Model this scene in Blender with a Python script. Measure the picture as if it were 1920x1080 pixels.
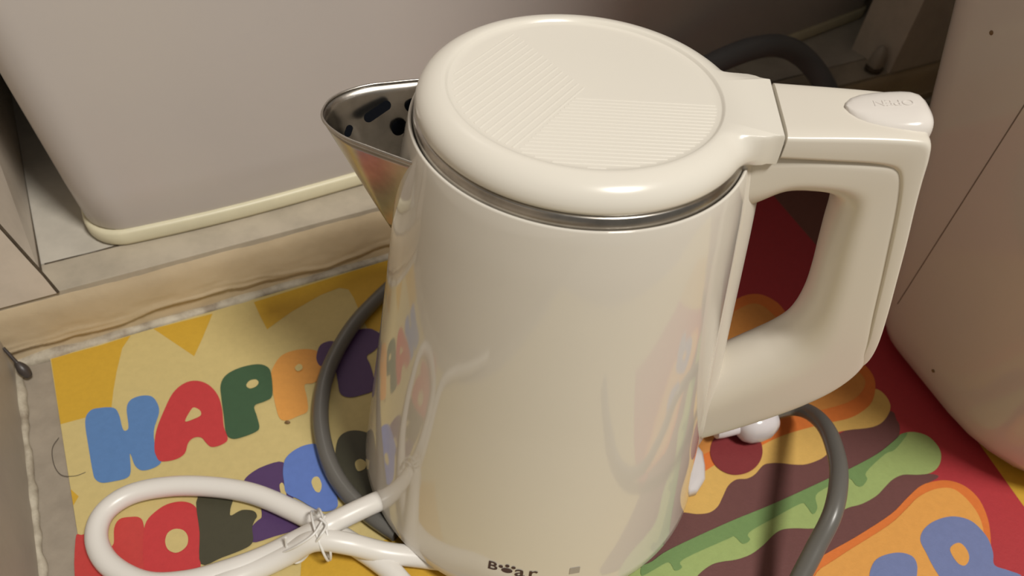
import bpy, bmesh, math, random
from mathutils import Vector, Matrix, noise
from mathutils.geometry import tessellate_polygon

for o in list(bpy.data.objects):
    bpy.data.objects.remove(o)
scene = bpy.context.scene
COL = scene.collection

# ------------------------------------------------------------------ camera
cam_data = bpy.data.cameras.new('camera')
cam = bpy.data.objects.new('camera', cam_data)
COL.objects.link(cam)
RIGHT = Vector((0.994894, 0.071709, 0.071016)); DOWN = Vector((0.100923, -0.706904, -0.700072)); FWD = Vector((0.000000, 0.703665, -0.710532))
cam.matrix_world = Matrix((
    (RIGHT.x, -DOWN.x, -FWD.x, -0.018531),
    (RIGHT.y, -DOWN.y, -FWD.y, -0.247168),
    (RIGHT.z, -DOWN.z, -FWD.z, 0.378537),
    (0, 0, 0, 1)))
cam_data.sensor_width = 36.0
cam_data.lens = 1462.147 / 1920.0 * 36.0
cam_data.clip_start = 0.01
cam_data.dof.use_dof = True
cam_data.dof.focus_distance = 0.32
cam_data.dof.aperture_fstop = 15.0
scene.camera = cam

# ------------------------------------------------------------------ light
world = bpy.data.worlds.new('room_glow'); scene.world = world
world.use_nodes = True
bg = world.node_tree.nodes['Background']
bg.inputs[0].default_value = (1.0, 0.94, 0.85, 1)
bg.inputs[1].default_value = 0.17
LDIR = Vector((0.345, -0.318, 0.883)).normalized()
lamp_data = bpy.data.lights.new('ceiling_lamp', 'AREA')
lamp_data.shape = 'DISK'; lamp_data.size = 0.46
lamp_data.energy = 46.5
lamp_data.color = (1.0, 0.955, 0.875)
lamp = bpy.data.objects.new('ceiling_lamp', lamp_data); COL.objects.link(lamp)
lamp.location = LDIR * 2.5
lamp.rotation_euler = LDIR.to_track_quat('Z', 'Y').to_euler()
vs = scene.view_settings
vs.view_transform = 'Standard'; vs.look = 'None'; vs.exposure = 0.0; vs.gamma = 1.0
vs.use_curve_mapping = False
scene.cycles.max_bounces = 8

# ------------------------------------------------------------------ helpers
def srgb(r, g, b):
    f = lambda c: (c / 12.92 if c <= 0.04045 else ((c + 0.055) / 1.055) ** 2.4)
    return (f(r / 255), f(g / 255), f(b / 255), 1)

MATS = {}
def mat(name, col, rough=0.5, metal=0.0, var=0.0, scale=40.0, bump=0.0, bscale=200.0, dark=None, coat=0.0, spec=0.5):
    if name in MATS:
        return MATS[name]
    m = bpy.data.materials.new(name); m.use_nodes = True
    nt = m.node_tree; b = nt.nodes['Principled BSDF']
    b.inputs['Base Color'].default_value = col
    b.inputs['Roughness'].default_value = rough
    b.inputs['Metallic'].default_value = metal
    b.inputs['Specular IOR Level'].default_value = spec
    b.inputs['Coat Weight'].default_value = coat
    b.inputs['Coat Roughness'].default_value = 0.06
    tc = nt.nodes.new('ShaderNodeTexCoord')
    if var > 0 or dark:
        n = nt.nodes.new('ShaderNodeTexNoise'); n.inputs['Scale'].default_value = scale
        n.inputs['Detail'].default_value = 6; n.inputs['Roughness'].default_value = 0.65
        nt.links.new(tc.outputs['Object'], n.inputs['Vector'])
        r = nt.nodes.new('ShaderNodeValToRGB')
        d = dark or tuple(c * (1 - var) for c in col[:3]) + (1,)
        r.color_ramp.elements[0].position = 0.33; r.color_ramp.elements[0].color = d
        r.color_ramp.elements[1].position = 0.62; r.color_ramp.elements[1].color = col
        nt.links.new(n.outputs['Fac'], r.inputs['Fac'])
        nt.links.new(r.outputs['Color'], b.inputs['Base Color'])
    if bump > 0:
        n2 = nt.nodes.new('ShaderNodeTexNoise'); n2.inputs['Scale'].default_value = bscale
        n2.inputs['Detail'].default_value = 4
        nt.links.new(tc.outputs['Object'], n2.inputs['Vector'])
        bp = nt.nodes.new('ShaderNodeBump'); bp.inputs['Strength'].default_value = bump
        bp.inputs['Distance'].default_value = 0.001
        nt.links.new(n2.outputs['Fac'], bp.inputs['Height'])
        nt.links.new(bp.outputs['Normal'], b.inputs['Normal'])
    MATS[name] = m
    return m

def obj(name, verts, faces, m, parent=None, smooth=True, loc=None):
    me = bpy.data.meshes.new(name)
    me.from_pydata([tuple(v) for v in verts], [], faces)
    bm = bmesh.new(); bm.from_mesh(me)
    bmesh.ops.recalc_face_normals(bm, faces=bm.faces)
    bm.to_mesh(me); bm.free()
    me.materials.append(m)
    if smooth:
        for p in me.polygons: p.use_smooth = True
    o = bpy.data.objects.new(name, me); COL.objects.link(o)
    if parent: o.parent = parent
    if loc: o.location = loc
    return o

def sharp(o, deg=35):
    me = o.data
    bm = bmesh.new(); bm.from_mesh(me)
    for e in bm.edges:
        if len(e.link_faces) == 2 and e.calc_face_angle(0) > math.radians(deg): e.smooth = False
    bm.to_mesh(me); bm.free()
    return o

def empty(name, loc=(0, 0, 0), rz=0.0):
    o = bpy.data.objects.new(name, None); COL.objects.link(o)
    o.empty_display_size = 0.02
    o.location = loc; o.rotation_euler = (0, 0, rz)
    return o

def tag(o, label=None, cat=None, group=None, kind=None):
    if label: o['label'] = label
    if cat: o['category'] = cat
    if group: o['group'] = group
    if kind: o['kind'] = kind
    return o

def grid_faces(nu, nv, closed_u=False, closed_v=False):
    f = []
    for i in range(nu if closed_u else nu - 1):
        for j in range(nv if closed_v else nv - 1):
            a = i * nv + j; b = ((i + 1) % nu) * nv + j
            c = ((i + 1) % nu) * nv + (j + 1) % nv; d = i * nv + (j + 1) % nv
            f.append((a, b, c, d))
    return f

def loft(name, rings, m, parent=None, closed=True, cap0=True, cap1=True, smooth=True, ang=35):
    n = len(rings[0]); v = [p for r in rings for p in r]
    f = grid_faces(len(rings), n, False, closed)
    if cap0: f.append(tuple(range(n)))
    if cap1: f.append(tuple(range((len(rings) - 1) * n, len(rings) * n)))
    o = obj(name, v, f, m, parent, smooth)
    return sharp(o, ang)

def lathe(name, prof, m, parent=None, n=128, cap0=False, cap1=False, ang=40):
    rings = [[(r * math.cos(2 * math.pi * k / n), r * math.sin(2 * math.pi * k / n), z) for k in range(n)] for r, z in prof]
    return loft(name, rings, m, parent, True, cap0, cap1, True, ang)

def catmull(p, sub=8, closed=False):
    p = [Vector(q) for q in p]; out = []; n = len(p)
    for i in range(n if closed else n - 1):
        if closed: a, b, c, d = p[(i - 1) % n], p[i], p[(i + 1) % n], p[(i + 2) % n]
        else: a, b, c, d = p[max(i - 1, 0)], p[i], p[i + 1], p[min(i + 2, n - 1)]
        for s in range(sub):
            t = s / sub
            out.append(0.5 * ((2 * b) + (c - a) * t + (2 * a - 5 * b + 4 * c - d) * t * t + (3 * b - a - 3 * c + d) * t ** 3))
    if not closed: out.append(p[-1])
    return out

def tube(name, pts, r, m, parent=None, n=14, sub=8, closed=False, rfun=None):
    c = catmull(pts, sub, closed); rings = []
    up = Vector((0, 0, 1)); N = len(c)
    t0 = (c[1] - c[0]).normalized()
    nrm = (up - t0 * up.dot(t0))
    if nrm.length < 0.1: nrm = Vector((1, 0, 0)) - t0 * t0.x
    nrm.normalize()
    for i in range(N):
        if closed: t = (c[(i + 1) % N] - c[i - 1])
        else: t = c[min(i + 1, N - 1)] - c[max(i - 1, 0)]
        t.normalize()
        nrm = (nrm - t * nrm.dot(t)).normalized(); b = t.cross(nrm)
        rr = r * (rfun(i / (N - 1)) if rfun else 1)
        rings.append([c[i] + (nrm * math.cos(2 * math.pi * k / n) + b * math.sin(2 * math.pi * k / n)) * rr for k in range(n)])
    if closed:
        return obj(name, [p for q in rings for p in q], grid_faces(N, n, True, True), m, parent)
    return loft(name, rings, m, parent, True, True, True, True, 50)

def prism(name, poly, z0, z1, m, parent=None, bevel=0.0):
    """vertical prism over a plan polygon (list of xy); z0/z1 numbers"""
    n = len(poly)
    v = [(x, y, z0) for x, y in poly] + [(x, y, z1) for x, y in poly]
    f = [tuple(range(n)), tuple(range(n, 2 * n))] + [(i, (i + 1) % n, n + (i + 1) % n, n + i) for i in range(n)]
    o = obj(name, v, f, m, parent, False)
    if bevel:
        bm = bmesh.new(); bm.from_mesh(o.data)
        bmesh.ops.bevel(bm, geom=list(bm.edges), offset=bevel, segments=2, profile=0.7, affect='EDGES')
        bm.to_mesh(o.data); bm.free()
    return o

def superell(phi, n):
    c, s = math.cos(phi), math.sin(phi)
    return (math.copysign(abs(c) ** (2 / n), c), math.copysign(abs(s) ** (2 / n), s))

# the mat's corner is the origin of the place's own axes: EX along the step, EY away from the camera
AZ = 0.556776
ORG = Vector((-0.287006, 0.028880, 0.0))
EX = Vector((math.cos(AZ), math.sin(AZ), 0)); EY = Vector((-math.sin(AZ), math.cos(AZ), 0))
def place(a, b, c=0.0):
    return ORG + EX * a + EY * b + Vector((0, 0, c))

# ------------------------------------------------------------------ materials
cream = srgb(225, 200, 130)
M_floor = mat('floor_tile', (0.36, 0.31, 0.25, 1), 0.45, var=0.18, scale=60, bump=0.15, bscale=300)
M_step = mat('step_paint', (0.60, 0.485, 0.325, 1), 0.5, var=0.13, scale=16, bump=0.25, bscale=140)
M_tile = mat('step_tile', (0.60, 0.56, 0.49, 1), 0.35, var=0.16, scale=30, bump=0.1)
M_strip = mat('step_edge_tile', (0.50, 0.44, 0.35, 1), 0.4, var=0.18, scale=40, bump=0.1)
M_pier = mat('pier_tile', (0.70, 0.62, 0.53, 1), 0.4, var=0.12, scale=35, bump=0.1)
M_wall = mat('wall_paint', (0.45, 0.40, 0.34, 1), 0.5, var=0.12, scale=20, bump=0.15)
M_seal = mat('sealant', (0.56, 0.51, 0.41, 1), 0.6, scale=70, dark=(0.30, 0.25, 0.19, 1), bump=0.3, bscale=200)
M_dirt = mat('dirt_joint', (0.10, 0.075, 0.05, 1), 0.8, var=0.4, scale=200)
M_machine = mat('machine_enamel', (0.60, 0.555, 0.53, 1), 0.28, var=0.03, scale=6)
M_trim = mat('machine_trim', (0.74, 0.69, 0.50, 1), 0.4, var=0.08, scale=30)
M_appl = mat('appliance_plastic', (0.66, 0.59, 0.53, 1), 0.10, var=0.03, scale=8)
M_white = mat('kettle_body_white', (0.74, 0.70, 0.63, 1), 0.07, var=0.02, scale=10, coat=0.4)
M_lid = mat('kettle_lid_white', (0.80, 0.765, 0.69, 1), 0.22)
M_handle = mat('kettle_handle_white', (0.76, 0.715, 0.635, 1), 0.26)
M_button = mat('kettle_button_white', (0.79, 0.75, 0.71, 1), 0.18)
M_gap = mat('shadow_gap', (0.02, 0.018, 0.016, 1), 0.7)
M_steel = mat('stainless_steel', (0.50, 0.47, 0.43, 1), 0.24, 1.0, var=0.25, scale=90)
M_black = mat('matt_black', (0.006, 0.007, 0.010, 1), 0.9, spec=0.05)
M_base = mat('base_plastic', (0.66, 0.63, 0.64, 1), 0.25)
M_wcord = mat('white_cord', (0.78, 0.755, 0.72, 1), 0.32)
M_tie = mat('twist_tie', (0.80, 0.79, 0.77, 1), 0.35)
M_gcord = mat('grey_cord', (0.135, 0.130, 0.120, 1), 0.32)
M_plug = mat('plug_plastic', (0.70, 0.67, 0.70, 1), 0.16)
M_hose = mat('hose_rubber', (0.15, 0.155, 0.165, 1), 0.5)
M_spoon = mat('dark_spoon', (0.055, 0.045, 0.042, 1), 0.4, var=0.3, scale=120)
M_hair = mat('hair', (0.06, 0.05, 0.04, 1), 0.5)
M_logo = mat('logo_ink', (0.045, 0.010, 0.014, 1), 0.4)
M_logo2 = mat('logo_grey', (0.40, 0.365, 0.335, 1), 0.4)

PCOL = {k: v for k, v in dict(
    cream=(0.62, 0.50, 0.215), gold=(0.62, 0.375, 0.035), blue=(0.105, 0.23, 0.50), blue2=(0.115, 0.20, 0.55),
    red=(0.56, 0.045, 0.05), red2=(0.55, 0.055, 0.05), green=(0.045, 0.105, 0.05), orange=(0.74, 0.34, 0.075),
    purple=(0.085, 0.04, 0.135), olive=(0.062, 0.058, 0.034), red3=(0.44, 0.035, 0.045),
    deeporange=(0.72, 0.19, 0.035), bun=(0.66, 0.27, 0.06), bunlight=(0.76, 0.36, 0.08), cheese=(0.70, 0.44, 0.12),
    tomato=(0.225, 0.028, 0.033), brown=(0.15, 0.058, 0.055), lightgreen=(0.34, 0.44, 0.155), brownred=(0.20, 0.075, 0.055), midgreen=(0.17, 0.285, 0.10),
    dullblue=(0.17, 0.215, 0.43)).items()}
def ink(k):
    return mat('print_' + k, PCOL[k] + (1,), 0.55, var=0.06, scale=260, bump=0.12, bscale=900)

# ------------------------------------------------------------------ structure
def in_place(poly):  # plan polygon in place axes -> world xy
    return [tuple(place(a, b).xy) for a, b in poly]

tag(prism('floor', in_place([(-0.5, -0.9), (1.3, -0.9), (1.3, 0.9), (-0.5, 0.9)]), -0.03, -0.002, M_floor), kind='structure')

# raised step (threshold) with an uneven painted front
def step_mesh():
    """front face with a trowelled paint layer that ends in a ragged lip near the floor"""
    nx = 420
    zs = [-0.002, 0.0] + [0.0012 * k for k in range(1, 20)] + [0.026, 0.030, 0.034, 0.038, 0.041]
    v = []
    for i in range(nx):
        x = -0.06 + 1.10 * i / (nx - 1)
        lip = 0.0105 + 0.0075 * noise.noise(Vector((x * 11, 0, 7.7))) + 0.0022 * noise.noise(Vector((x * 55, 0, 1.7)))
        lip2 = lip + 0.0050 + 0.003 * noise.noise(Vector((x * 20, 3, 4.4)))
        amp = 0.65 + 0.9 * noise.noise(Vector((x * 17, 2, 0)))
        for z in zs:
            d = 0.0007 * noise.noise(Vector((x * 35, z * 60, 1.3))) + 0.0003 * noise.noise(Vector((x * 150, z * 190, 4)))
            d += 0.0021 * (0.5 + 0.5 * math.tanh((z - lip) / 0.0006))
            d += 0.0013 * max(0, amp) * math.exp(-((z - lip - 0.0013) / 0.0011) ** 2)
            d += 0.0010 * max(0, 1.1 - amp) * math.exp(-((z - lip2) / 0.0010) ** 2)
            y = 0.0062 + 0.0012 * (z > 0.0395)
            v.append(place(x, y - d * (1 if z < 0.037 else 0.7), z))
        v.append(place(x, 0.0066, 0.0428)); v.append(place(x, 0.0095, 0.0434)); v.append(place(x, 0.80, 0.0434))
    return v, grid_faces(nx, len(zs) + 3)
v, f = step_mesh()
step = tag(obj('trim_1', v, f, M_step), label='beige painted step with an uneven front below the washing machine', kind='structure')
tx = [-0.06, 0.255, 0.560, 0.865, 1.04]
for i in range(4):
    a, b = tx[i] + 0.0006, tx[i + 1] - 0.0006
    for (y0, y1) in ((0.0062, 0.0318), (0.0332, 0.335), (0.3365, 0.64)):
        prism('tile', in_place([(a, y0), (b, y0), (b, y1), (a, y1)]), 0.040, 0.045, M_strip if y0 < 0.01 else M_tile, step, 0.0006)

def bead(name, p0, p1, r, seed, parent, m, n=150, flat=0.7):
    pts = []; rs = []
    for i in range(n):
        t = i / (n - 1); p = p0.lerp(p1, t)
        p = p + (EX * noise.noise(Vector((t * 40, seed, 0))) + EY * noise.noise(Vector((t * 34, seed, 5)))) * 0.0012
        pts.append(p); rs.append(r * (0.75 + 0.7 * abs(noise.noise(Vector((t * 26, seed, 9)))) + 0.12 * noise.noise(Vector((t * 90, seed, 2)))))
    rings = []
    ax = (p1 - p0).normalized(); sd = ax.cross(Vector((0, 0, 1))).normalized()
    for p, rr in zip(pts, rs):
        rings.append([p + sd * rr * math.cos(2 * math.pi * k / 8) + Vector((0, 0, 1)) * rr * flat * math.sin(2 * math.pi * k / 8) for k in range(8)])
    return loft(name, rings, m, parent, True, True, True, True, 180)
bead('sealant_bead', place(-0.018, 0.0050, -0.001), place(0.95, 0.0050, -0.001), 0.0042, 3.1, step, M_seal, 420, 0.9)
bead('dirt_line', place(0.014, 0.0325, 0.0448), place(0.62, 0.0325, 0.0448), 0.00055, 5.2, step, M_dirt, 260, 0.5)

# left wall beside the mat, its sealed foot
wl = tag(prism('wall_left', in_place([(-0.0185, -0.9), (-0.0185, 0.0065), (-0.60, 0.0065), (-0.60, -0.9)]), -0.002, 0.14, M_wall), kind='structure')
bead('sealant_bead', place(-0.0178, -0.42, -0.001), place(-0.0178, 0.002, -0.001), 0.0026, 8.4, wl, M_seal, 200, 1.1)

tag(prism('wall_far_left', in_place([(-0.55, -0.9), (-0.55, 0.0044), (-0.60, 0.0044), (-0.60, -0.9)]), 0.1402, 0.95, M_wall), kind='structure')
# wall piers on both sides of the niche
def pier(name, foot, lean, z0, z1, m):
    n = len(foot)
    v = [place(a, b, z0) for a, b in foot] + [place(a + l * (z1 - z0), b, z1) for (a, b), l in zip(foot, lean)]
    f = [tuple(range(n)), tuple(range(n, 2 * n))] + [(i, (i + 1) % n, n + (i + 1) % n, n + i) for i in range(n)]
    return obj(name, v, f, m, None, False)
pl = tag(pier('wall_back_left', [(-0.60, 0.0045), (0.0190, 0.0045), (0.0118, 0.020), (0.0100, 0.75), (-0.60, 0.75)], [0, -0.20, -0.20, -0.05, 0], 0.0452, 0.62, M_pier), kind='structure')
tube('corner_crack', [place(0.0188, 0.0050, 0.0454), place(0.0160, 0.0052, 0.060), place(0.0125, 0.0050, 0.0775), place(0.0078, 0.0050, 0.1)], 0.0009, M_dirt, pl, 8, 6)
tube('joint_line', [place(0.0120, 0.020, 0.0455), place(0.0110, 0.10, 0.0455), place(0.0105, 0.20, 0.0455), place(0.0102, 0.34, 0.0455)], 0.0009, M_dirt, pl, 8, 6)
pr = tag(pier('wall_back_right', [(0.6870, 0.0045), (1.10, 0.0045), (1.10, 0.75), (0.80, 0.75), (0.80, 0.10), (0.6870, 0.05)], [0.03, 0, 0, 0, 0, 0.03], 0.0452, 0.62, M_pier), kind='structure')
tag(prism('wall_back', in_place([(-0.30, 0.70), (1.10, 0.70), (1.10, 0.75), (-0.30, 0.75)]), 0.0455, 0.95, M_wall), kind='structure')
tag(prism('wall_right', in_place([(1.02, -0.7), (1.10, -0.7), (1.10, 0.004), (1.02, 0.004)]), -0.002, 0.95, M_wall), kind='structure')

# ------------------------------------------------------------------ printed floor mat
M_mat = mat('mat_cream', PCOL['cream'] + (1,), 0.55, var=0.06, scale=200, bump=0.12, bscale=900)
mat_root = tag(empty('floor_mat', place(0.36, -0.22, 0.0)), 'colourful floor mat printed with letters and a burger, under the kettle', 'mat')
def local(o, p):
    return Vector(p) - o.location
mv = []
def mat_slab():
    xs = [0.0, 0.75]; ys = [-0.55, 0.0]
    bm = bmesh.new()
    c = [local(mat_root, place(a, b, z)) for z in (-0.0019, 0.0) for a, b in ((0, -0.55), (0.75, -0.55), (0.75, 0.0012), (0, 0.0012))]
    return c, [(0, 1, 2, 3), (4, 5, 6, 7), (0, 1, 5, 4), (1, 2, 6, 5), (2, 3, 7, 6), (3, 0, 4, 7)]
v, f = mat_slab()
obj('mat_sheet', v, f, M_mat, mat_root, False)
SHARP = {'brown_border', 'gold_ray', 'red_panel', 'gold_border'}
def print_patch(name, key, layer, pts):
    p2 = [Vector((a / 1000, b / 1000, 0)) for a, b in pts]
    if name not in SHARP: p2 = catmull(p2, 4, True)
    if name in ('gold_ray',) :
        p2 = [Vector((max(0.0, q.x), min(0.001, q.y), 0)) for q in p2]
    z = 0.00003 * (layer + 1)
    vs_ = [local(mat_root, place(q.x, q.y, z)) for q in p2]
    tris = tessellate_polygon([p2])
    return obj(name, vs_, [tuple(t) for t in tris], ink(key), mat_root, False)
PRINT = [
    ('gold_ray', 'gold', 1, [(0.4, 0.6), (11.3, 0.6), (28.4, 0), (45.1, 1.5), (38.7, -7.7), (32.9, -25.1), (29.1, -38.6), (26.2, -51.1), (18.6, -52), (12.6, -51.3), (-0, -50.4)]),
    ('gold_ray', 'gold', 1, [(58.2, 1.6), (75.9, -31.3), (83.5, -19), (93.8, -0.9)]),
    ('gold_ray', 'gold', 1, [(119.8, -1.4), (120.3, -16.6), (121.1, -27.9), (139.4, -19.3), (160.7, -12.6), (173.9, -11.1), (179, -14.8), (179.6, -24), (178.9, -34.9), (178.1, -54.1), (201.7, -68.5), (252.8, -83.7), (298.3, 6.3), (211.4, 3)]),
    ('gold_ray', 'gold', 1, [(-0.4, -95), (3.1, -101.2), (-0.6, -105.5)]),
    ('gold_ray', 'gold', 1, [(91.6, -192.8), (95.5, -182.6), (102.5, -181.3), (129.9, -191.3), (146.7, -192.9), (176.4, -207.3), (163.2, -246.8), (85.9, -208.8)]),
    ('printed_letter', 'blue', 2, [(12.2, -54.3), (15.5, -47.9), (20.5, -47.9), (27.5, -51.1), (29.4, -57), (29.6, -65.9), (30.3, -69.4), (32.2, -69.2), (33, -65.7), (33.9, -54.6), (36.6, -49.5), (41.9, -48.6), (47.3, -51.1), (49.6, -56.4), (49.6, -64.6), (44.6, -76.4), (43.2, -91), (44.6, -97.9), (40.3, -100.2), (34.5, -99.2), (31.7, -94.5), (31, -87.7), (30.4, -86.6), (29.1, -97.3), (26.6, -100.5), (20.2, -99.7), (14.7, -98), (12, -94.2), (11.5, -89), (11.6, -72.8)]),
    ('printed_letter', 'red', 3, [(42.9, -87.5), (45.8, -76.9), (51.7, -65.6), (59.1, -54.3), (66.6, -49.8), (73.2, -50.9), (78.7, -56.7), (81.8, -66.6), (81.6, -77.6), (79.7, -89.3), (79.6, -98.8), (75, -100.9), (70.4, -99.9), (68.5, -96.1), (66.9, -91.6), (63.4, -90), (59.8, -92.1), (56.7, -98.1), (51.4, -99.8), (44.4, -97.8), (42.8, -93.3)]),
    ('letter_gap', 'cream', 4, [(61.3, -77.2), (65.5, -71.1), (67.8, -69.8), (70.3, -73.3), (69.9, -76.7), (66.1, -77.6)]),
    ('printed_letter', 'green', 4, [(85.1, -59.6), (89.6, -53.9), (97.8, -51.8), (107.4, -53.1), (112.7, -57.2), (113.6, -64), (109.9, -79.6), (105.1, -82.1), (98.7, -82.8), (98, -90.7), (97.3, -98.3), (94.6, -100.6), (86.7, -100.9), (81.8, -99.5), (79.8, -94.5), (81.6, -81.3), (83.2, -69.2)]),
    ('letter_gap', 'cream', 5, [(98.2, -66.6), (100.9, -64), (104.3, -64.6), (105.2, -67.5), (102.9, -69.7), (99.5, -69.7)]),
    ('printed_letter', 'orange', 2, [(112.8, -65.5), (116.7, -58.4), (123.5, -52.3), (132.5, -51.8), (140.5, -54.8), (144.2, -59.6), (143, -69.3), (139.1, -78.5), (133.8, -80.6), (129, -79.8), (127.4, -89.5), (124.9, -98.6), (119.3, -99.7), (112.3, -100), (109.2, -96.8), (109.4, -88.7), (110.9, -76.3)]),
    ('letter_gap', 'cream', 5, [(127.6, -65.4), (130.4, -63.6), (132, -65.4), (131.1, -68.3), (128.1, -68.6)]),
    ('printed_letter', 'purple', 3, [(141.7, -62.6), (146.6, -54.5), (152.4, -53.2), (156.2, -55.6), (157.9, -61.7), (164.5, -56.1), (172.2, -52), (178.1, -53.1), (181.7, -56.2), (184.7, -65.2), (175.8, -71.9), (169.9, -74.4), (169.2, -83.3), (165.4, -99.4), (156, -100.8), (149.2, -99.2), (145.9, -94.3), (147.5, -85.3), (148.8, -77.1), (145.5, -71.5), (141.6, -69.7)]),
    ('printed_letter', 'red2', 2, [(-1.2, -125.3), (1.7, -124.3), (5.3, -125.6), (8, -130.4), (9.4, -135.9), (12, -136.8), (14.9, -135.8), (16.4, -127.4), (19.5, -123.4), (24.5, -124.4), (28.6, -126.8), (29.7, -132.4), (28, -149.7), (25.5, -164.4), (22.5, -169.3), (10.6, -164.7), (-3.4, -152.8)]),
    ('printed_letter', 'red', 3, [(28.3, -138.8), (31.4, -130.3), (38, -126.1), (44, -125.2), (50.6, -127.4), (54.9, -132.7), (54.9, -141.6), (51.4, -161), (48.4, -170.3), (43.2, -174.3), (33, -170.6), (26.7, -163.7), (26.1, -151.5)]),
    ('letter_gap', 'cream', 4, [(37.6, -145.4), (39.7, -141.5), (43.2, -140.9), (46.7, -143.4), (48, -147.6), (46.9, -152), (44, -154), (40.7, -153.8), (37.9, -150.4)]),
    ('printed_letter', 'olive', 4, [(57.6, -127.2), (72.6, -134.3), (70.6, -141.7), (69.9, -145.5), (75.5, -144.8), (80.8, -147.8), (81.7, -151.5), (79.9, -153.6), (77.8, -156.9), (76.3, -164), (72.3, -166.3), (60.7, -166.2), (50.7, -165.1), (53.7, -148.2)]),
    ('printed_letter', 'purple', 3, [(80.6, -129.6), (83.8, -126), (92.3, -123.9), (102.7, -125.9), (101.7, -138.1), (101.3, -150.3), (101.1, -165.2), (96.2, -167.2), (86.7, -166.2), (75.8, -164.5), (77.5, -156.8), (81, -154.1), (83.7, -152.8), (84.7, -147), (83.6, -141.9), (81.9, -136.5)]),
    ('letter_gap', 'cream', 4, [(97, -139), (99, -138.7), (98.5, -146.7), (96.4, -145.2)]),
    ('printed_letter', 'blue2', 5, [(101.1, -131.4), (104.4, -124.7), (110, -121.5), (116.8, -120.8), (122.8, -123.3), (123.9, -132.3), (123.5, -143.6), (122.5, -154.2), (120.5, -164), (114.5, -164.5), (109.5, -160.3), (103.5, -151.4), (98.9, -145.3), (99.6, -138.6)]),
    ('letter_gap', 'cream', 6, [(112.6, -144.8), (114.7, -142.3), (117, -143.4), (117, -148.5), (114.8, -152.1), (112.8, -150.4)]),
    ('printed_letter', 'olive', 3, [(129.7, -133.3), (133.9, -125), (138.4, -121.9), (143.9, -122.4), (149.5, -126.2), (152.9, -132.2), (149.8, -147.8), (142.2, -160.4), (137, -167.3), (130.9, -162.1), (126.8, -151.5), (127.3, -142.1)]),
    ('letter_gap', 'cream', 4, [(137.6, -142.9), (141, -141.9), (143.1, -145.4), (141.2, -148.7), (137.2, -148.4)]),
    ('red_panel', 'red3', 1, [(300, -2), (530, -2), (512, -110), (506, -200), (477, -288), (463, -335), (440, -430), (300, -430), (270, -250)]),
    ('gold_border', 'gold', 1, [(506, -180), (640, -180), (560, -330), (540, -430), (440, -430), (463, -335), (477, -288), (506, -200)]),
    ('brown_border', 'brownred', 1, [(530, -2), (640, -2), (640, -180), (506, -180), (512, -110)]),
    ('bun_outline', 'deeporange', 2, [(451.9, -227.9), (457.3, -218.6), (457.2, -206.4), (454.5, -189.1), (449.6, -173.9), (441.4, -160.7), (442.5, -145.3), (435.4, -133.2), (417.6, -130.9), (381.8, -140.9), (340.6, -166.7), (307.7, -195.5), (285.9, -220.8), (304.7, -230.8), (322.2, -230.4), (342.5, -232.1), (369.5, -231.8), (398.5, -236.1), (415.3, -239.7), (427.6, -239.7), (440, -236.6)]),
    ('bun', 'bun', 3, [(447.1, -223.9), (449.2, -211.5), (444.3, -192.1), (439.3, -177.2), (432.5, -163.6), (429.9, -142), (413.3, -139), (380.7, -148.2), (342.8, -172.3), (312.1, -197.5), (294.1, -217.1), (311.7, -221.5), (342.7, -222.1), (373.8, -222.1), (405.3, -228.1), (429.9, -230.6)]),
    ('cheese', 'cheese', 1.8, [(448.5, -230.1), (451.5, -235.9), (447.7, -244.6), (436.3, -250.3), (425.1, -250.8), (409.4, -245.9), (399.6, -244.6), (392.4, -249.1), (386.8, -252.7), (379.8, -254), (369.5, -253), (362.7, -250), (356.7, -246.2), (351.2, -243.6), (345.9, -242.6), (337.5, -245.2), (331.4, -245.3), (325.6, -243.2), (318.8, -244.3), (312, -248.2), (305.4, -251.9), (298.9, -252.9), (292.2, -250.7), (286.6, -247), (275.1, -240.1), (286.2, -214.4), (311.6, -223.4), (323.8, -223.1), (342.5, -222.6), (359.9, -224.4), (374.4, -226.4), (403, -231.5), (421.8, -233.5), (436.2, -235)]),
    ('tomato', 'tomato', 4, [(351.6, -235.2), (347.1, -239.1), (341.4, -241.7), (335.4, -242.7), (329.7, -242), (324.9, -239.8), (321.7, -236.2), (320.2, -231.7), (320.8, -226.7), (323.4, -221.9), (327.8, -217.8), (333.4, -215), (339.7, -213.7), (345.7, -214.3), (350.7, -216.7), (354.1, -220.5), (355.4, -225.3), (354.6, -230.4)]),
    ('patty', 'brown', 1.5, [(441.1, -245.8), (443.4, -253.6), (439.3, -259.9), (429.4, -264.9), (412.4, -266.3), (387.2, -266.5), (373.3, -265.9), (334.5, -264.4), (304.3, -262.2), (266.5, -261.4), (243.6, -260.7), (256.4, -241.8), (286.1, -234.4), (331.7, -235.8), (383.5, -245)]),
    ('lettuce', 'lightgreen', 3, [(247.7, -262.1), (254.1, -262.2), (266.8, -260.9), (304.3, -262.2), (334.5, -264.4), (373.3, -265.9), (387.2, -266.5), (412.4, -266.3), (430.5, -263.8), (437.5, -262.3), (445.8, -264.5), (451.6, -270.5), (451.5, -278.4), (447.3, -284.3), (439.9, -288.4), (432, -289.2), (424.3, -286.8), (416.5, -283.1), (408.6, -282.6), (400, -284.3), (391.6, -286.1), (380.2, -286.2), (370.8, -284.5), (361.2, -284.8), (350.1, -286.8), (343, -284.7), (334.9, -280.6), (328.2, -278.3), (322, -278.6), (313, -280.7), (303.6, -281.8), (294.8, -280.7), (287.2, -278.3), (281.3, -277.2), (274, -277.9), (265.9, -280), (251.4, -282.2), (236.6, -278.4), (230, -266)]),
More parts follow.
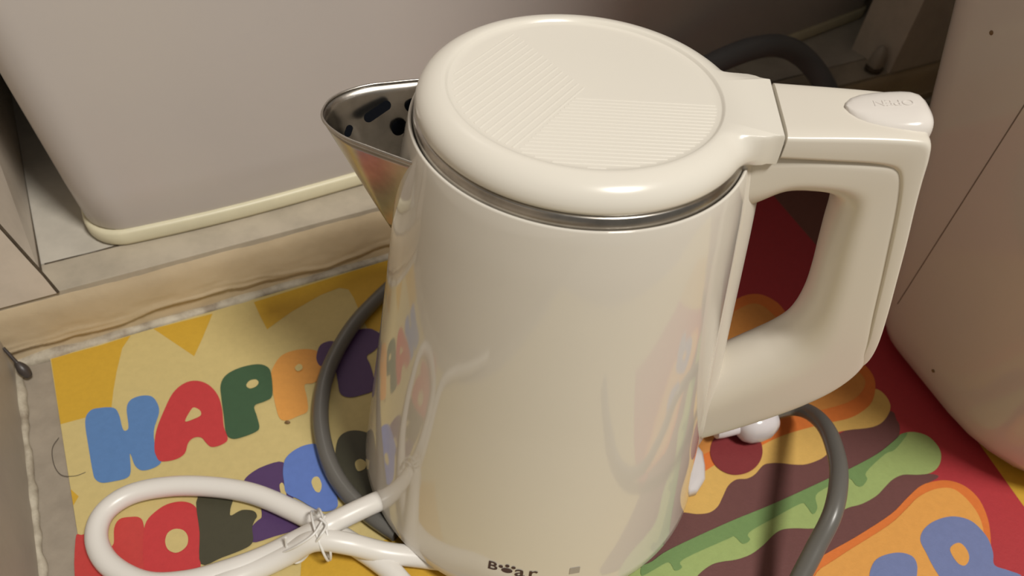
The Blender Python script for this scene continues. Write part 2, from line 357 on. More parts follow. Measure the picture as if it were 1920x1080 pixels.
    ('lettuce_edge', 'midgreen', 4, [(247.7, -262.1), (254.1, -262.2), (266.8, -260.9), (304.3, -262.2), (334.5, -264.4), (373.3, -265.9), (387.2, -266.5), (412.4, -266.3), (430.5, -263.8), (437.3, -262.5), (441, -263.9), (425.4, -268.6), (416.9, -268.4), (397.8, -272.3), (394.7, -276), (388.5, -278.1), (385.7, -276.1), (384.8, -270.6), (369.5, -269.8), (359.8, -270.9), (355.1, -277), (350.1, -278.8), (350.3, -273.6), (348.2, -271), (328.6, -271.1), (310.6, -271.8), (308.4, -275.3), (303.4, -275.4), (302, -270.2), (298.2, -269.7), (269.4, -268.4), (266.2, -271.7), (261.8, -271.4), (261.5, -266.4), (252.5, -266.3), (244.9, -266.2)]),
    ('patty', 'brown', 2.5, [(417.3, -282.3), (428.6, -287.6), (435.2, -293.1), (420.4, -293.3), (406.4, -295.3), (389.8, -298.5), (361.8, -299.7), (331.3, -300.3), (317.2, -306.2), (291.6, -313.3), (224.3, -285.6), (254.5, -277.9), (273.5, -275.2), (290.1, -274.7), (308.8, -277.4), (328.2, -275), (347.6, -283), (363.5, -282.4), (383.1, -283.4), (402.1, -282.4)]),
    ('bun_outline', 'deeporange', 3, [(317.2, -306.2), (331.7, -299.8), (362.2, -299.3), (390.3, -298), (406.9, -294.8), (420.9, -292.8), (432.4, -294.9), (439.9, -298.9), (444.3, -305.4), (444.3, -314), (438.8, -324), (429.8, -333.1), (419.1, -340.9), (402.5, -350.1), (372.9, -358.8), (290.7, -329.1)]),
    ('bun', 'bunlight', 4, [(323.6, -306.9), (342.6, -303.8), (382.4, -302.4), (399.8, -299.8), (412.4, -297.4), (425.4, -297.9), (434.9, -301.6), (437.6, -308), (436.6, -317.4), (432.5, -325.1), (424.5, -333.2), (416, -339.4), (401.3, -347.2), (375.3, -354.4), (298.7, -327.7)]),
    ('printed_letter', 'dullblue', 5, [(392.7, -316.6), (398.9, -313), (407.7, -311.8), (417.7, -313.2), (424.2, -316.3), (428.5, -321.1), (429.2, -327.5), (427.7, -333.4), (423.6, -339.3), (418.4, -344.3), (422.9, -349.7), (426.5, -355.8), (415.8, -362.6), (401, -358.9), (393.9, -351.9), (386.8, -347.3), (384.5, -341.4), (386.1, -334.6), (387.5, -329.3), (390, -323)]),
    ('letter_gap', 'bunlight', 6, [(403.8, -327.1), (408.8, -326.3), (412, -327.8), (411.6, -332.2), (408.5, -335.8), (403.8, -337.3), (401.2, -335.4), (401.5, -331.1)]),
    ('printed_letter', 'dullblue', 5, [(353.2, -317.7), (360.9, -313.9), (368.6, -313.9), (376.8, -316.4), (381.4, -320.7), (380.3, -325.2), (375.3, -329.6), (366.9, -335.2), (355.7, -334.4), (347.6, -328.1), (348.7, -322.7)]),
]
for rank, (nm, key, layer, pts) in enumerate(sorted(PRINT, key=lambda q: q[2])):
    print_patch(nm, key, rank, pts)

# ------------------------------------------------------------------ washing machine in the niche
def outline_machine(inset, grow):
    """plan outline: curved front, rounded corners; grow widens the sides, inset pulls everything in"""
    xl, xr = 0.041 - grow + inset, 0.756 + grow - inset
    yb = 0.60 - inset
    def front(x):
        t = (x - 0.041) / 0.715
        return 0.0245 + 0.006 * (1 - min(1, max(0, t) * 6)) ** 2 + 0.1 * max(0, t) ** 1.75 * 0.70 + inset
    r = 0.022
    pts = []
    ns = 30
    for i in range(ns + 1):
        x = xl + r + (xr - xl - 2 * r) * i / ns
        pts.append((x, front(x)))
    yr = front(xr - r)
    for k in range(1, 9):
        a = k / 8 * math.pi / 2
        pts.append((xr - r + r * math.sin(a), yr + r * 1.1 - r * 1.1 * math.cos(a)))
    pts += [(xr, yb - 0.02), (xr - 0.02, yb), (xl + 0.02, yb), (xl, yb - 0.02)]
    yl = front(xl + r)
    for k in range(8):
        a = k / 8 * math.pi / 2
        pts.append((xl + r - r * math.cos(a), yl + r * 1.1 - r * 1.1 * math.sin(a)))
    return pts
wm = tag(empty('washing_machine', place(0.40, 0.30, 0.0453)), 'big white appliance with a pale yellow base trim standing on the step', 'washing machine')
def mring(inset, grow, z):
    return [local(wm, place(a, b, z)) for a, b in outline_machine(inset, grow)]
loft('body', [mring(0.004, 0.0, 0.054), mring(0.0022, 0.001, 0.058), mring(0.0018, 0.004, 0.085), mring(0.0018, 0.010, 0.14), mring(0.0018, 0.0165, 0.20),
              mring(0.0018, 0.026, 0.30), mring(0.0018, 0.034, 0.45), mring(0.0018, 0.036, 0.80), mring(0.02, 0.036, 0.83)], M_machine, wm, ang=60)
loft('base_trim', [mring(0.004, 0, 0.0456), mring(0.0008, 0, 0.0462), mring(0.0, 0, 0.048), mring(0.0, 0.0005, 0.0545), mring(0.0012, 0.0005, 0.0562), mring(0.006, 0, 0.0562)], M_trim, wm, ang=60)

# thick dark hose arching over the step beside the machine
hose = tag(tube('drain_hose', [place(0.395, 0.017, 0.056), place(0.42, 0.017, 0.060), place(0.452, 0.017, 0.076), place(0.490, 0.017, 0.0895), place(0.528, 0.018, 0.0935), place(0.562, 0.020, 0.086), place(0.590, 0.016, 0.070), place(0.606, 0.002, 0.050), place(0.612, -0.015, 0.028), place(0.608, -0.035, 0.0125), place(0.596, -0.060, 0.0098), place(0.585, -0.10, 0.0098)], 0.0088, M_hose, None, 18), 'thick dark grey rubber hose arching in front of the white machine', 'hose')

# small plaster lump with a dark foot at the right pier
foot = tag(empty('corner_foot', place(0.676, 0.0135, 0.0452)), 'small grey bracket foot in the dark gap by the right pier', 'bracket')
rings = []
for z, s in ((0.0, 0.7), (0.003, 0.95), (0.010, 1.0), (0.016, 0.9), (0.022, 0.6), (0.024, 0.2)):
    rings.append([EX * (0.0065 * s * superell(2 * math.pi * k / 16, 3)[0]) + EY * (0.006 * s * superell(2 * math.pi * k / 16, 3)[1]) + Vector((0, 0, z)) for k in range(16)])
loft('bracket', rings, M_wall, foot)
rings = []
for z, s in ((0.0002, 0.8), (0.001, 1.05), (0.004, 1.1), (0.0055, 0.9)):
    rings.append([EX * (0.0075 * s * math.cos(2 * math.pi * k / 16)) + EY * (0.0068 * s * math.sin(2 * math.pi * k / 16)) + Vector((0, 0, z)) for k in range(16)])
loft('rubber_pad', rings, M_dirt, foot)

# ------------------------------------------------------------------ appliance at the right edge
ap = tag(empty('appliance', place(0.62, -0.25, 0.0006)), 'glossy white rounded plastic appliance standing at the right, on the red side of the mat', 'appliance')
def aring(inset, z, ang_r=0.0):
    yb = -0.186 + 0.20 * min(z, 0.40)
    x0, x1 = 0.467 + inset - 0.13 * min(z, 0.40), 0.95 - inset
    y0, y1 = -0.345 + inset - 0.20 * min(z, 0.4), yb - inset
    r0, r1 = 0.075, 0.028
    pts = []
    def arc(cx, cy, r, a0):
        for k in range(9):
            a = math.radians(a0 + 90 * k / 8)
            pts.append((cx + r * math.cos(a), cy + r * math.sin(a)))
    arc(x0 + r0, y0 + r0, r0, 180)
    arc(x1 - r0, y0 + r0, r0, 270)
    arc(x1 - r1, y1 - r1, r1, 0)
    arc(x0 + r1, y1 - r1, r1, 90)
    return [local(ap, place(a + (b + 0.25) * 0.20, b, z)) for a, b in pts]
loft('shell', [aring(0.024, 0.0008), aring(0.016, 0.0016), aring(0.009, 0.0055), aring(0.004, 0.012), aring(0.001, 0.022), aring(0.0, 0.036), aring(0, 0.06), aring(0, 0.10), aring(0, 0.16), aring(0, 0.24), aring(0, 0.30), aring(0, 0.80), aring(0.004, 0.83), aring(0.03, 0.842)], M_appl, ap, ang=70)
sl = []
for i in range(12):
    z = 0.045 + (0.32 - 0.045) * i / 11
    y = -0.206 - 0.075 * (z - 0.06)
    sl.append(local(ap, place(0.467 - 0.13 * z + (y + 0.25) * 0.20 + 0.0001, y, z)))
tube('seam', sl, 0.0004, mat('seam_groove', (0.22, 0.17, 0.14, 1), 0.6), ap, 8, 2)

M_stain = mat('brown_stain', (0.20, 0.12, 0.05, 1), 0.6)
def stain(parent, c, n, r):
    n = n.normalized(); e = n.cross(Vector((0.2, 0.1, 1))).normalized(); g = n.cross(e)
    rr = [[c + (e * math.cos(2 * math.pi * k / 14) * r * (1 + 0.25 * noise.noise(Vector((k, r * 900, 0)))) + g * math.sin(2 * math.pi * k / 14) * r) * sc + n * h - parent.location for k in range(14)] for sc, h in ((1, -0.0003), (0.95, 0.0002), (0.5, 0.0004))]
    loft('stain', rr, M_stain, parent)
def appl_face(y, z):
    return place(0.467 - 0.13 * z + (y + 0.25) * 0.20, y, z)
NA = (-EX + EY * 0.20 - Vector((0, 0, 0.13)))
for y, z, r in ((-0.1835, 0.2180, 0.0012), (-0.2470, 0.0300, 0.0011)):
    stain(ap, appl_face(y, z), NA, r)

# ------------------------------------------------------------------ electric kettle
HA = math.radians(-1.5)
ket = tag(empty('electric_kettle', (0, 0, 0.0009), HA), 'cream white electric kettle with steel spout and handle, standing on the mat', 'kettle')
def kr(z):
    T = ((0.0108, 0.0903), (0.03, 0.0877), (0.06, 0.0838), (0.09, 0.0799), (0.12, 0.0760), (0.15, 0.0724), (0.18, 0.0688), (0.20, 0.0662), (0.212, 0.0641), (0.2185, 0.0627))
    for (z0, r0), (z1, r1) in zip(T, T[1:]):
        if z <= z1: return r0 + (r1 - r0) * (z - z0) / (z1 - z0)
    return T[-1][1]
prof = [(0.060, 0.0105), (0.084, 0.0095), (0.0880, 0.0092), (0.0897, 0.0098), (0.0904, 0.0112)]
prof += [(kr(z), z) for z in [0.0108 + 0.2077 * k / 40 for k in range(1, 41)]]
prof += [(0.0625, 0.2190), (0.0621, 0.2192), (0.0616, 0.2190), (0.0612, 0.2180), (0.0606, 0.205), (0.05, 0.205)]
body = lathe('body', prof, M_white, ket, 160, True, True, 60)
lathe('steel_ring', [(0.0607, 0.2175), (0.0611, 0.2184), (0.0610, 0.2196), (0.0606, 0.2226), (0.0601, 0.2231), (0.0585, 0.2232), (0.0585, 0.2175)], M_steel, ket, 160, ang=50)
lathe('lid_gap_shade', [(0.0585, 0.218), (0.0592, 0.2185), (0.0592, 0.2238), (0.055, 0.2238)], M_gap, ket, 128)  # black band painting the shade in the gap between lid and steel ring

# --- spout
rim = [(-0.0500, -0.0310), (-0.0570, -0.0288), (-0.0660, -0.0254), (-0.0745, -0.0220), (-0.0830, -0.0183), (-0.0900, -0.0130), (-0.0940, -0.0080), (-0.0957, -0.0030),
       (-0.0957, 0.0030), (-0.0940, 0.0080), (-0.0900, 0.0130), (-0.0830, 0.0183), (-0.0745, 0.0220), (-0.0660, 0.0254), (-0.0570, 0.0288), (-0.0500, 0.0310)]
rimc = catmull([(x, y, 0) for x, y in rim], 4)
rings = []
def spout_pt(q, t):
    ax, az_ = -0.0722, 0.155
    s = 1 - t
    k = s ** 0.92
    return (ax + (q.x - ax) * s, q.y * k, az_ + (0.2112 + 0.0012 * (abs(q.y) / 0.03) - az_) * s)
for j in range(15):
    rings.append([spout_pt(q, 0.985 * j / 14) for q in rimc])
sp = loft('spout', rings, M_steel, ket, False, False, False, True, 60)
sm = sp.modifiers.new('wall', 'SOLIDIFY'); sm.thickness = 0.0004; sm.offset = 1
tube('spout_rim', [spout_pt(q, 0.0) for q in rimc], 0.0006, M_steel, sp, 10, 1)
# thin black oval plates inside the spout (far wall)
def far_wall(px, py_, pz):
    return Vector((px, py_, pz))
wa, wb, wc = Vector((-0.0955, 0.002, 0.2112)), Vector((-0.0637, 0.0265, 0.2112)), Vector((-0.0727, 0.0004, 0.157))
wn = (wb - wa).cross(wc - wa).normalized()
if wn.y > 0: wn = -wn
wu = (wb - wa).normalized(); wv = wn.cross(wu)
def oval_plate(c, d, ln, w):
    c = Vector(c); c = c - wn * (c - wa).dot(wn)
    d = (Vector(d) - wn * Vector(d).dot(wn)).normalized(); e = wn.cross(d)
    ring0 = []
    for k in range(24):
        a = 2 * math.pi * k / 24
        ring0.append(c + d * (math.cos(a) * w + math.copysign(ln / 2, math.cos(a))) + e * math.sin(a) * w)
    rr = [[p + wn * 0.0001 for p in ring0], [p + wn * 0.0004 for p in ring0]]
    return loft('dark_oval', rr, M_black, sp, True, True, True, False)
oval_plate((-0.0784, 0.0120, 0.2044), (0.0094, 0.0094, 0.0043), 0.0085, 0.0020)
oval_plate((-0.0705, 0.0150, 0.1960), (0.009, 0.006, 0.004), 0.001, 0.0030)
oval_plate((-0.0670, 0.0215, 0.2030), (0.009, 0.006, 0.004), 0.001, 0.0024)
oval_plate((-0.0880, 0.0030, 0.2000), (0.004, 0.0, 0.006), 0.002, 0.0014)

# --- lid with its hinge tab
LR = 0.0605; TW = 0.0186; TE = 0.0687
def smax(a, b, k):
    h = max(k - abs(a - b), 0) / k
    return max(a, b) + h * h * k * 0.25
def lid_r(th):
    if abs(th) > math.radians(70): return LR
    rt = min(TE / math.cos(th), TW / max(1e-6, abs(math.sin(th))))
    return max(LR, rt) + (smax(LR, rt, 0.022) - max(LR, rt)) * min(1, max(0, (0.0712 - rt) / 0.009)) if rt < TE / math.cos(th) - 1e-6 else rt
NL = 288
ths = [math.pi * 2 * k / NL - math.pi for k in range(NL)]
# put extra samples at the tab corners
ca = math.atan2(TW, TE)
ths = sorted(set(ths + [ca + d * 0.004 for d in (-2, -1, -0.3, 0, 0.3, 1, 2)] + [-ca + d * 0.004 for d in (-2, -1, -0.3, 0, 0.3, 1, 2)]))
def tabness(th):
    t = (lid_r(th) - LR) / 0.005
    t = min(1, max(0, t)); return t * t * (3 - 2 * t)
def lring(r, z, tz=None):
    out = []
    for th in ths:
        tb = tabness(th); d = LR - r
        rr = lid_r(th) - d * (1 - 0.90 * tb)
        out.append((rr * math.cos(th), rr * math.sin(th), z + tb * (0.0 if tz is None else tz)))
    return out
def cring(r, z): return [(r * math.cos(t), r * math.sin(t), z) for t in ths]
lr = [cring(0.056, 0.2232), lring(0.0592, 0.2233, -0.001), lring(0.0600, 0.2238, -0.001), lring(0.0603, 0.2250), lring(0.0600, 0.2270, 0.0006), lring(0.0591, 0.2292, 0.0014), lring(0.0573, 0.2312, 0.0014),
      lring(0.0552, 0.2326, 0.0009), lring(0.0530, 0.2334, 0.0004), lring(0.0512, 0.2337, 0.0002)]
lr += [cring(0.0499, 0.2337), cring(0.0494, 0.2335), cring(0.0489, 0.2327), cring(0.0484, 0.2324), cring(0.046, 0.2323), cring(0.03, 0.2323), cring(0.012, 0.2323), cring(0.0005, 0.2323)]
lid = loft('lid', lr, M_lid, ket, True, True, True, True, 55)

# raised fine ribs in two sectors of the lid
rv, rf = [], []
def rib(p, q, w=0.00040, h=0.00013):
    p, q = Vector(p + (0,)), Vector(q + (0,)); d = (q - p).normalized(); e = Vector((-d.y, d.x, 0)) * w
    z0, z1 = 0.2321, 0.2323 + h; b = len(rv)
    for c in (p, q):
        rv.append((c.x + 1.9 * e.x, c.y + 1.9 * e.y, z0)); rv.append((c.x + e.x * 0.6, c.y + e.y * 0.6, z1))
        rv.append((c.x - e.x * 0.6, c.y - e.y * 0.6, z1)); rv.append((c.x - 1.9 * e.x, c.y - 1.9 * e.y, z0))
    rf.extend([(b, b + 4, b + 5, b + 1), (b + 1, b + 5, b + 6, b + 2), (b + 2, b + 6, b + 7, b + 3), (b, b + 1, b + 2, b + 3), (b + 4, b + 7, b + 6, b + 5)])
RC = 0.0470
def clipline(o, d, test):
    """longest run of the line inside the rib circle and the sector"""
    s = [k * 0.0005 for k in range(-200, 201)]
    ok = [t for t in s if (o[0] + d[0] * t) ** 2 + (o[1] + d[1] * t) ** 2 < RC ** 2 and test(o[0] + d[0] * t, o[1] + d[1] * t)]
    if len(ok) < 8: return
    rib((o[0] + d[0] * ok[0], o[1] + d[1] * ok[0]), (o[0] + d[0] * ok[-1], o[1] + d[1] * ok[-1]))
aA = math.radians(62.5); dA = (math.cos(aA), math.sin(aA)); nA = (-dA[1], dA[0])
def az360(x, y): return math.degrees(math.atan2(y, x)) % 360
for k in range(15):
    off = 0.0004 + 0.0029 * k
    clipline((nA[0] * off, nA[1] * off), dA, lambda x, y: 130 < az360(x, y) < 243)
aB = math.radians(6.5); dB = (math.cos(aB), math.sin(aB)); nB = (dB[1], -dB[0])
for k in range(20):
    off = 0.0070 + 0.0021 * k
    clipline((nB[0] * off, nB[1] * off), dB, lambda x, y: 244.5 < az360(x, y) or az360(x, y) < 10)
tag(obj('lid_ribs', rv, rf, M_lid, lid, False), kind='stuff')

# --- handle
def sweep(name, st, m, parent, nin, nout, n=36, sub=5, cap=True):
    """stations (inner x, inner z, outer x, outer z, half width): superellipse sections, own exponent each side"""
    A = catmull([(a, 0, b) for a, b, c, d, h in st], sub); B = catmull([(c, 0, d) for a, b, c, d, h in st], sub)
    Hh = catmull([(h, 0, 0) for a, b, c, d, h in st], sub)
    rings = []
    for a, b, h in zip(A, B, Hh):
        c = (a + b) / 2; u = (b - a) / 2; r = []
        for k in range(n):
            ph = 2 * math.pi * k / n
            s, y = superell(ph, nout if math.cos(ph) > 0 else nin)
            r.append((c.x + u.x * s, y * h.x, c.z + u.z * s))
        rings.append(r)
    return loft(name, rings, m, parent, True, cap, cap, True, 50)
grip = sweep('handle_grip', [
    (0.0560, 0.1880, 0.0560, 0.2238, 0.0168), (0.0680, 0.1960, 0.0680, 0.2240, 0.0168), (0.0770, 0.2040, 0.0780, 0.2243, 0.0166), (0.0870, 0.2058, 0.0890, 0.2247, 0.0162),
    (0.0955, 0.2045, 0.1020, 0.2252, 0.0156), (0.1000, 0.1995, 0.1120, 0.2250, 0.0152), (0.1018, 0.1915, 0.1172, 0.2195, 0.0148), (0.1030, 0.1820, 0.1208, 0.2060, 0.0147),
    (0.1048, 0.1700, 0.1248, 0.1895, 0.0147), (0.1067, 0.1580, 0.1292, 0.1715, 0.0148), (0.1080, 0.1455, 0.1338, 0.1520, 0.0150), (0.1075, 0.1345, 0.1390, 0.1330, 0.0152),
    (0.1052, 0.1260, 0.1410, 0.1180, 0.0153), (0.1005, 0.1190, 0.1370, 0.1035, 0.0154), (0.0950, 0.1130, 0.1280, 0.0895, 0.0156), (0.0890, 0.1065, 0.1140, 0.0745, 0.0158),
    (0.0820, 0.0985, 0.0965, 0.0590, 0.0160), (0.0740, 0.0900, 0.0850, 0.0500, 0.0160)], M_handle, ket, 2.3, 9.0, 56)
cover = sweep('handle_cover', [
    (0.0694, 0.2236, 0.0694, 0.2338, 0.0184), (0.0760, 0.2238, 0.0760, 0.2343, 0.0180), (0.0880, 0.2241, 0.0880, 0.2353, 0.0172), (0.1000, 0.2244, 0.1010, 0.2362, 0.0164),
    (0.1065, 0.2238, 0.1120, 0.2366, 0.0159), (0.1100, 0.2226, 0.1175, 0.2356, 0.0157), (0.1125, 0.2200, 0.1199, 0.2300, 0.0156), (0.1152, 0.2145, 0.1222, 0.2185, 0.0155),
    (0.1185, 0.2040, 0.1250, 0.2062, 0.0154), (0.1225, 0.1885, 0.1290, 0.1900, 0.0154), (0.1268, 0.1708, 0.1331, 0.1718, 0.0154), (0.1312, 0.1518, 0.1374, 0.1522, 0.0155),
    (0.1350, 0.1355, 0.1406, 0.1345, 0.0154), (0.1362, 0.1245, 0.1411, 0.1225, 0.0148), (0.1350, 0.1180, 0.1388, 0.1150, 0.0135)], M_handle, ket, 8, 7, 56)
# raised spine where the handle meets the body
rings = []
for k in range(40):
    z = 0.024 + (0.2215 - 0.024) * k / 39
    hw = 0.0172 if z > 0.06 else 0.0172 - 0.010 * (0.06 - z) / 0.036
    prd = 0.0062 if z > 0.05 else 0.0062 * max(0.15, (z - 0.02) / 0.03)
    r = kr(min(z, 0.2185)); ring = []
    for q in range(21):
        t = -1 + 2 * q / 20
        y = hw * 1.12 * t
        bump = prd * (1 - abs(t) ** 3.2) - 0.0012
        ring.append((math.sqrt(max(1e-9, r * r - y * y)) + bump, y, z))
    ring += [(0.05, hw, z), (0.05, -hw, z)]
    rings.append(ring)
spine = loft('handle_spine', rings, M_handle, ket, True, True, True, True, 60)

# --- release button with embossed lettering
rings = []
for x, w, zt in ((0.0916, 0.0012, 0.2366), (0.0924, 0.0040, 0.2369), (0.0945, 0.0072, 0.2374), (0.0980, 0.0097, 0.2380), (0.1030, 0.0112, 0.2388), (0.1080, 0.0119, 0.2396),
                 (0.1120, 0.0120, 0.2403), (0.1150, 0.0117, 0.2407), (0.1175, 0.0108, 0.2405), (0.1192, 0.0095, 0.2395), (0.1201, 0.0080, 0.2377), (0.1204, 0.0070, 0.2352)):
    ring = []
    for k in range(40):
        c, s = superell(2 * math.pi * k / 40, 3.2)
        z0 = 0.2270; zc = (z0 + zt) / 2; ring.append((x, 0.0012 + c * w, zc + s * (zt - z0) / 2))
    rings.append(ring)
btn = loft('release_button', rings, M_button, ket, True, True, True, True, 60)

def text_mesh(body, size, bold=0.0):
    cu = bpy.data.curves.new('lettering', 'FONT'); cu.body = body; cu.size = size; cu.offset = bold
    cu.align_x = 'CENTER'; cu.align_y = 'CENTER'
    o = bpy.data.objects.new('lettering', cu); COL.objects.link(o)
    dg = bpy.context.evaluated_depsgraph_get(); dg.update()
    me = o.evaluated_get(dg).to_mesh()
    v = [p.co.copy() for p in me.vertices]; f = [tuple(p.vertices) for p in me.polygons]
    o.evaluated_get(dg).to_mesh_clear()
    bpy.data.objects.remove(o); bpy.data.curves.remove(cu)
    return v, f
v, f = text_mesh('OPEN', 0.0052)
def on_button(p):
    x = 0.1070 - p.x; y = 0.0016 - p.y
    return (x, y, 0.2381 + 0.00017 * (x - 0.099) / 0.001 + 0.00018)
nv = len(v)
tv = [on_button(p) for p in v] + [(a, b, c - 0.0009) for a, b, c in [on_button(p) for p in v]]
edges = {}
for q in f:
    for a, b in zip(q, q[1:] + q[:1]): edges[(a, b)] = 1
sides = [(a, b, nv + b, nv + a) for (a, b) in edges if (b, a) not in edges]
obj('embossed_lettering', tv, f + [tuple(nv + i for i in reversed(q)) for q in f] + sides, M_button, btn, False)

# --- printed brand mark low on the front
def on_body(az, z, lift=0.00022):
    r = kr(z) + lift; a = math.radians(az) - HA
    return (r * math.cos(a), r * math.sin(a), z)
def decal(name, v, f, az0, z0, m, parent):
    return obj(name, [on_body(az0 + math.degrees(p.x / 0.087), z0 + p.y) for p in v], f, m, parent, False)
def ell(cx, cy, rx, ry, n=20, rot=0.0):
    return [Vector((cx + rx * math.cos(t) * math.cos(rot) - ry * math.sin(t) * math.sin(rot), cy + rx * math.cos(t) * math.sin(rot) + ry * math.sin(t) * math.cos(rot), 0)) for t in [2 * math.pi * k / n for k in range(n)]], [tuple(range(n))]
for ch, az0, z0, sz in (('B', -99.6, 0.0335, 0.0086), ('a', -91.2, 0.0328, 0.0112), ('r', -87.3, 0.0326, 0.0112)):
    v, f = text_mesh(ch, sz, 0.00012); decal('printed_letter', v, f, az0, z0, M_logo, body)
v, f = ell(0, 0, 0.0026, 0.0019); decal('paw_print', v, f, -95.1, 0.0325, M_logo, body)
for dx, dy in ((-0.0030, 0.0022), (-0.0001, 0.0036), (0.0028, 0.0030)):
    v, f = ell(dx, dy, 0.0010, 0.0011); decal('paw_print', v, f, -95.1, 0.0325, M_logo, body)
v, f = ell(0, 0, 0.0034, 0.0034, 4, math.pi / 4); decal('grey_mark', v, f, -74.5, 0.0332, M_logo2, body)

# ------------------------------------------------------------------ power base under the kettle
base = tag(empty('kettle_stand', (0, 0, 0.0004), HA), 'white plastic power base half hidden under the kettle', 'power base')
def bring(s, z):
    out = []
    for k in range(72):
        a = 2 * math.pi * k / 72
        rr = smax(0.074, 0.097 if abs(math.cos(a)) > 0 and math.cos(a) > math.cos(math.radians(12)) else 0.0, 0.01)
        w = math.exp(-(((a + math.pi) % (2 * math.pi) - math.pi) / math.radians(16)) ** 4)
        rr = 0.072 + 0.027 * w
        out.append((rr * s * math.cos(a), rr * s * math.sin(a), z))
    return out
loft('base_plate', [bring(0.97, 0.0002), bring(1.0, 0.0012), bring(1.0, 0.0062), bring(0.985, 0.0076), bring(0.95, 0.0082)], M_base, base, ang=60)
lathe('connector_hub', [(0.014, 0.0075), (0.014, 0.0095), (0.012, 0.0102)], M_base, base, 32, True, True)

# ------------------------------------------------------------------ cords
mm = lambda L: [(a / 1000, b / 1000, c / 1000) for a, b, c in L]
WCORD = [(-53.1, -32.8, 10.0), (-63.4, -38.8, 10.0), (-77.5, -51.1, 16.0), (-91.3, -61.8, 17.5), (-99.0, -67.9, 17.8), (-110.4, -72.4, 12.0), (-124.8, -79.8, 7.0), (-140.6, -88.1, 6.0), (-158.5, -95.8, 6.0), (-177.9, -98.3, 6.0), (-197.4, -91.4, 6.0), (-209.0, -79.5, 6.0), (-211.3, -65.9, 6.0), (-202.6, -54.4, 6.0), (-184.5, -47.7, 6.0), (-163.0, -45.6, 6.0), (-141.5, -47.2, 6.0), (-120.2, -53.7, 6.0), (-101.9, -60.9, 6.0), (-83.8, -69.3, 6.0), (-65.9, -79.1, 6.0), (-52.3, -90.0, 6.0), (-32.5, -103.3, 6.0), (-9.8, -103.5, 6.0), (-3.4, -87.6, 6.0), (-25.6, -74.3, 6.0), (-47.2, -72.2, 6.0), (-68.2, -73.1, 9.0), (-86.1, -73.7, 16.0), (-101.3, -74.7, 17.5), (-114.0, -79.5, 10.0), (-128.1, -86.8, 6.0), (-145.3, -97.0, 6.0), (-164.1, -107.8, 6.0), (-176.6, -122.4, 6.0), (-177.6, -147.3, 6.0), (-165.4, -181.8, 6.0), (-147.7, -224.9, 6.0)]
TIE1 = [(-99.7, -67.2, 26.0), (-95.8, -70.4, 26.0), (-97.1, -75.6, 26.0), (-100.9, -77.6, 19.0), (-105.9, -79.4, 8.0), (-110.3, -80.9, 5.0), (-113.9, -79.9, 8.0), (-114.3, -78.4, 16.0), (-114.2, -76.7, 22.0)]
TIE2 = [(-98.1, -64.9, 24.0), (-100.3, -75.1, 26.0), (-107.2, -79.8, 22.0), (-115.7, -80.6, 14.0)]
GCORDL = [(112, 30, 11), (106, 48, 9), (92, 78, 5.2), (66, 108, 5.2), (20, 138, 5.2), (-35, 150, 5.2), (-81.8, 134.4, 5.0), (-95.4, 117.9, 5.0), (-104.3, 102.6, 5.0), (-116.4, 74.1, 5.0), (-122.8, 40.0, 5.0), (-120.3, 9.0, 5.0), (-110.4, -18.3, 5.0), (-97.3, -37.2, 5.0), (-80.9, -50.9, 5.0), (-64.0, -60.4, 5.0)]
GCORDR = [(138.2, 33.3, 13.0), (152.0, 39.2, 12.5), (159.6, 32.8, 19.0), (160.4, 14.6, 32.0), (158.5, -4.4, 40.5), (154.7, -25.6, 45.5), (148.0, -45.9, 43.5), (139.7, -60.9, 33.0), (132.6, -73.3, 23.5), (123.8, -90.0, 12.0), (116.2, -117.4, 6.0), (118.3, -160.8, 5.5), (129.9, -225.4, 5.5)]
HAIR = [(-257.0, -22.5, 0.6), (-257.2, -29.4, 0.6), (-251.8, -38.7, 0.6), (-245.0, -44.5, 0.6), (-238.0, -44.3, 0.6), (-233.6, -41.5, 0.6)]
wcord = tag(empty('white_cable', (-0.15, -0.07, 0.0006)), 'white power cable coiled in a loop on the mat left of the kettle', 'cable')
tube('cord', [Vector(p) - wcord.location for p in mm(WCORD)], 0.0053, M_wcord, wcord, 16, 8)
tie = tag(empty('twist_tie', (-0.10, -0.072, 0.0006)), 'thin white wire tie wound round the crossing of the white cord', 'cable tie')
tube('wire', [Vector(p) - tie.location for p in mm(TIE1)], 0.00065, M_tie, tie, 8, 8)
tube('wire', [Vector(p) - tie.location for p in mm(TIE2)], 0.00065, M_tie, tie, 8, 8)
# coils of the tie round the bundle
for off, tilt in ((0.0, 0.15), (0.0018, -0.10)):
    c = Vector((-0.1005 + off, -0.0695 + off * 0.6, 0.0125)); ax = Vector((0.86, 0.45, tilt)).normalized()
    e1 = ax.cross(Vector((0, 0, 1))).normalized(); e2 = ax.cross(e1)
    ring = [c + e1 * 0.0128 * math.cos(t) + e2 * (0.0118 * math.sin(t)) for t in [2 * math.pi * k / 20 for k in range(20)]]
    tube('wire', [p - tie.location for p in ring], 0.00065, M_tie, tie, 8, 3, True)

gcord = tag(empty('grey_cable', (-0.10, 0.03, 0.0006)), 'thick grey cable curving around the kettle, ending in a white plug', 'cable')
tube('cable', [Vector(p) - gcord.location for p in mm(GCORDL)], 0.0046, M_gcord, gcord, 14, 8)
tube('cable', [Vector(p) - gcord.location for p in mm(GCORDR)], 0.0046, M_gcord, gcord, 14, 8)
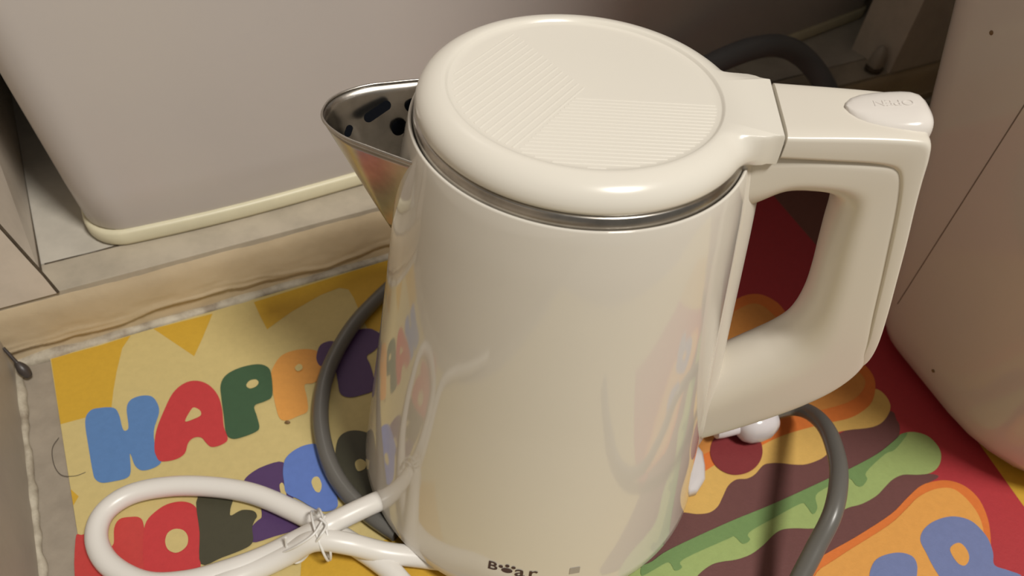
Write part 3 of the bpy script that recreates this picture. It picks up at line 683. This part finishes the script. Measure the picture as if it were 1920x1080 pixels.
# plug: slim neck, fat rounded body
PA, PB = Vector((0.1085, 0.0190, 0.0125)), Vector((0.1425, 0.0320, 0.0130))
pd = (PB - PA).normalized(); pe = pd.cross(Vector((0, 0, 1))).normalized(); pu = pe.cross(pd)
def pring(s, r, sq=2.6, fl=0.92):
    c = PA + pd * s
    return [c + pe * r * superell(2 * math.pi * k / 28, sq)[0] + pu * r * fl * superell(2 * math.pi * k / 28, sq)[1] - gcord.location for k in range(28)]
plug = loft('plug_body', [pring(0.0095, 0.003), pring(0.0102, 0.0062), pring(0.0125, 0.0094), pring(0.0165, 0.0114), pring(0.0225, 0.0120), pring(0.0285, 0.0112), pring(0.0330, 0.0088), pring(0.0348, 0.0050)], M_plug, gcord, ang=60)
loft('plug_neck', [pring(-0.004, 0.003, 2), pring(-0.0035, 0.0050, 2), pring(0.0, 0.0054, 2), pring(0.0105, 0.0054, 2)], M_plug, plug, ang=60)

# ------------------------------------------------------------------ small things
# dark spoon-shaped thing stuck in the corner of the wall
sp0, sp1 = place(-0.0182, 0.0010, 0.0190), place(-0.0112, -0.0105, 0.0022)
def spoon_r(t):
    if t < 0.5: return 0.42 + 0.1 * t
    return 0.47 + 0.95 * math.sin(min(1, (t - 0.5) / 0.5) * math.pi * 0.93) ** 0.8
tag(tube('dark_spoon', [sp0.lerp(sp1, k / 8) for k in range(9)], 0.0022, M_spoon, None, 14, 6, False, spoon_r), 'small dark spoon-shaped scrap stuck in the corner where wall meets step', 'debris')
tag(tube('hair_strand', [Vector(p) - Vector((0, 0, 0.0002)) for p in mm(HAIR)], 0.00016, M_hair, None, 6, 8), 'thin dark hair curled across the left edge of the mat', 'hair')
rings = []
CR = Vector((-0.1375, 0.0012, 0.0016))
for z, q in ((-0.0004, 0.5), (0.0, 1.0), (0.0007, 0.9), (0.0012, 0.4)):
    rings.append([CR + Vector((0.0016 * q * math.cos(2 * math.pi * k / 12) * (1 + 0.3 * noise.noise(Vector((k, 1, 1)))), 0.0009 * q * math.sin(2 * math.pi * k / 12), z)) for k in range(12)])
tag(loft('crumb', rings, M_stain), 'tiny brown crumb on the cream mat under the orange letter', 'crumb')
